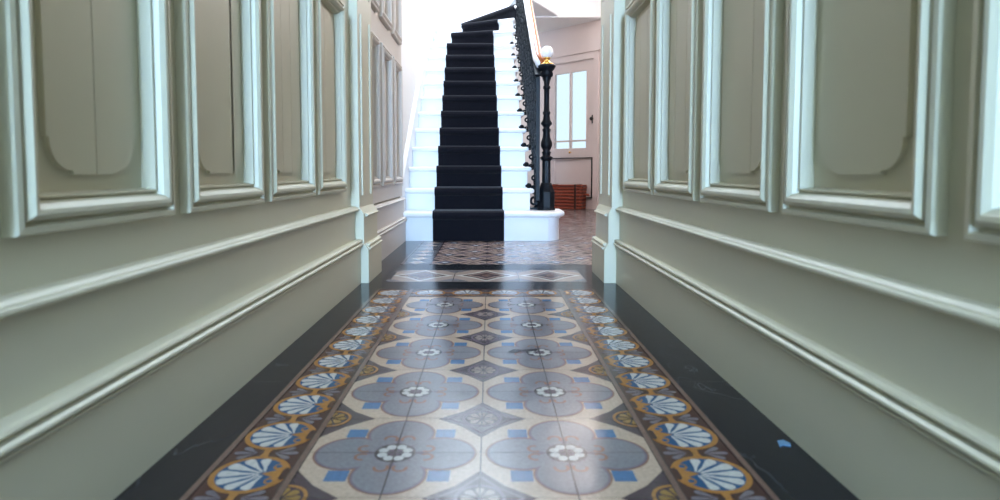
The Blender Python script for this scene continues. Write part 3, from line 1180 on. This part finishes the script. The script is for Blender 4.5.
def baluster(yc):
    """one openwork casting, centred at yc, sheared to follow the pitch"""
    x = bx(yc)
    zt = nose_z(yc)
    H0, H1 = zt - .10, rail_z(yc) - .012
    if yc < 4.40:
        H0 = Z1 + .035
    w = GOING / 2 * .98
    mb = MB()

    def sh(pts):
        return [(yc + a, b + SL * a) for a, b in pts]
    hh = H1 - H0
    bar(mb, sh([(0, H0), (0, H1)]), x, .012, .024)
    for e in (-1, 1):
        bar(mb, sh([(e * w * .97, H0 + .10), (e * w * .97, H1 - .02)]), x, .007, .018)
        for zc, r, t in ((.17, .042, 1), (.33, .040, -1), (.50, .040, 1), (.66, .040, -1), (.82, .042, 1)):
            bar(mb, sh(spiral(e * w * .48, H0 + hh * zc, r, r * .25, PI / 2 * (1 if t > 0 else -1), e * t * 1.3, 14)), x, .008, .020)
        bar(mb, sh([(0, H0 + hh * .08), (e * w * .5, H0 + hh * .12), (e * w * .9, H0 + hh * .20)]), x, .009, .020)
        bar(mb, sh([(0, H1 - .03), (e * w * .5, H1 - .05), (e * w * .9, H1 - .10)]), x, .009, .020)
        for zc in (.25, .42, .58, .74):
            bar(mb, sh([(0, H0 + hh * zc), (e * w * .95, H0 + hh * zc)]), x, .008, .018)
    for zc in (.25, .42, .58, .74):
        mb.prism([(.020 * math.cos(2 * PI * k / 12), .020 * math.sin(2 * PI * k / 12)) for k in range(12)], lambda a, b, h: (x + h, yc + a, H0 + hh * zc + b), -.016, .016, M['iron'])
    # top and bottom rails of the casting
    bar(mb, sh([(-w, H1 - .006), (w, H1 - .006)]), x, .014, .028)
    bar(mb, sh([(-w, H0 + .10), (w, H0 + .10)]), x, .012, .024)
    o = mb.build('baluster', bal)
    # bracket reaching from the string
    mb = MB()
    xs = .272 + skew(yc)
    zz = nose_z(yc) - .10
    path = [(xs - .012, yc - .03, zz + .03), (xs + .02, yc - .03, zz + .035), (xs + .045, yc - .02, zz + .015), (x, yc, zz + .02)]
    mb.sweep(path, [(.009 * math.cos(2 * PI * k / 8), .009 * math.sin(2 * PI * k / 8)) for k in range(8)], M['iron'], smooth=True)
    mb.ball((xs + .012, yc - .03, zz + .033), .020, M['iron'], 10, 6)
    mb.ball((xs + .030, yc - .02, zz - .006), .013, M['iron'], 10, 6)
    for dz, r0, e in ((.02, .030, 1), (.085, .024, -1)):
        pts = [(x - .022 + a, yc - .05, zz + dz + b) for a, b in spiral(0, 0, r0, .008, PI / 2 * e, -e * 1.2, 14)]
        mb.sweep(pts, [(.007 * math.cos(2 * PI * k / 6), .009 * math.sin(2 * PI * k / 6)) for k in range(6)], M['iron'], up=Vector((0, 1, 0)), smooth=True)
    mb.build('bracket', o)
    return o


yb = N1 + GOING + .115
for k in range(2, 13):
    baluster(yb + (k - 2) * GOING)
# end scrolls that carry the last casting down to the bottom step
mb = MB()
for (a, z, r, d, w) in ((4.36, .245, .045, 1, 1.4), (4.36, .33, .038, -1, 1.3)):
    xx = .318
    pts3 = [(xx + q[0], a, q[1]) for q in spiral(0, z, r, .010, -PI / 2 if d > 0 else PI / 2, d * w, 20)]
    mb.sweep(pts3, [(.009 * math.cos(2 * PI * k / 6), .012 * math.sin(2 * PI * k / 6)) for k in range(6)], M['iron'], up=Vector((0, 1, 0)), smooth=True)
mb.sweep([(.318, 4.36, .200), (.345, 4.36, .235), (.345, 4.36, .39)], [(.009 * math.cos(2 * PI * k / 6), .012 * math.sin(2 * PI * k / 6)) for k in range(6)], M['iron'], up=Vector((0, 1, 0)), smooth=True)
mb.box(.285, .365, 4.335, 4.385, Z1 + .0005, Z1 + .014, M['iron'])
mb.build('end_scroll', bal)
path = []
path += [(bx(4.30) + .018, 4.30, 1.170), (bx(4.40), 4.40, rail_z(4.40) + .006)]
for i in range(1, 10):
    y = 4.40 + i * .2
    path.append((bx(y), y, rail_z(y) + .006))
path += [(.315, 6.38, rail_z(6.38)), (.38, 6.55, rail_z(6.55)), (.52, 6.66, rail_z(6.72)), (.68, 6.66, rail_z(6.88))]
mb = MB()
mb.sweep(path, [(-.006, -.006), (.034, -.006), (.042, .010), (.038, .026), (.024, .038), (-.006, .040)], M['wood'], smooth=True)
tag(mb.build('handrail', bal), 'orange-brown polished wooden handrail')
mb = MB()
mb.sweep(path, [(-.024, -.004), (-.006, -.004), (-.006, .038), (-.016, .034), (-.026, .026), (-.028, .010)], M['white'], smooth=True)  # skylight glare on the wood, put into the colour as a pale strip
tag(mb.build('rail_glare', bal), 'pale strip standing for skylight glare on the inner side of the handrail')

# ------------------------------------------------------------------ wicker basket by the door
bk = thing('wicker_basket', (.93, 7.52, 0), 'low red-brown wicker basket standing on the tiles before the glazed door', 'basket')
bw, bd, bh = .232, .13, .295
rot = Matrix.Rotation(math.radians(-24), 3, 'Z')


def bp(a, b, h):
    v = rot @ Vector((a, b, 0))
    return (.93 + v.x, 7.52 + v.y, h)


def rrect(w, d, r, n=5):
    pts = []
    for cx, cyy, a0 in ((w - r, -d + r, -PI / 2), (w - r, d - r, 0), (-w + r, d - r, PI / 2), (-w + r, -d + r, PI)):
        for k in range(n + 1):
            a = a0 + PI / 2 * k / n
            pts.append((cx + r * math.cos(a), cyy + r * math.sin(a)))
    return pts


mb = MB()
rows = 22
for i in range(rows):                       # woven courses
    z = bh * .86 * i / rows
    g = 1 + .04 * i / rows + (.010 if i % 2 else 0)
    mb.prism(rrect(bw * .95 * g, bd * .95 * g, .04), bp, z + .001, z + bh * .86 / rows, M['wicker'])
mb.build('body', bk)
mb = MB()
mb.prism(rrect(bw * 1.03, bd * 1.03, .04), bp, bh * .862, bh * .93, M['wicker'])
mb.prism(rrect(bw * 1.0, bd * 1.0, .04), bp, bh * .93, bh, M['wicker'])
mb.build('lid', bk, bevel=.006)
for u in (-.66, .66):
    mb = MB()
    for (b0, b1, z0, z1) in ((-bd * 1.09, -bd * 1.03, .01, bh + .004), (-bd * 1.09, bd * 1.06, bh, bh + .006)):
        mb.prism([(bw * u - .010, b0), (bw * u + .010, b0), (bw * u + .010, b1), (bw * u - .010, b1)], bp, z0, z1, M['strap'])
    mb.build('strap', bk)
mb = MB()
hp = [bp(bw * 1.0, -.05, bh * .62), bp(bw * 1.16, -.045, bh * .60), bp(bw * 1.22, 0, bh * .55), bp(bw * 1.16, .045, bh * .60), bp(bw * 1.0, .05, bh * .62)]
mb.sweep(hp, [(.009 * math.cos(2 * PI * k / 8), .009 * math.sin(2 * PI * k / 8)) for k in range(8)], M['wicker'], smooth=True)
mb.build('handle', bk)
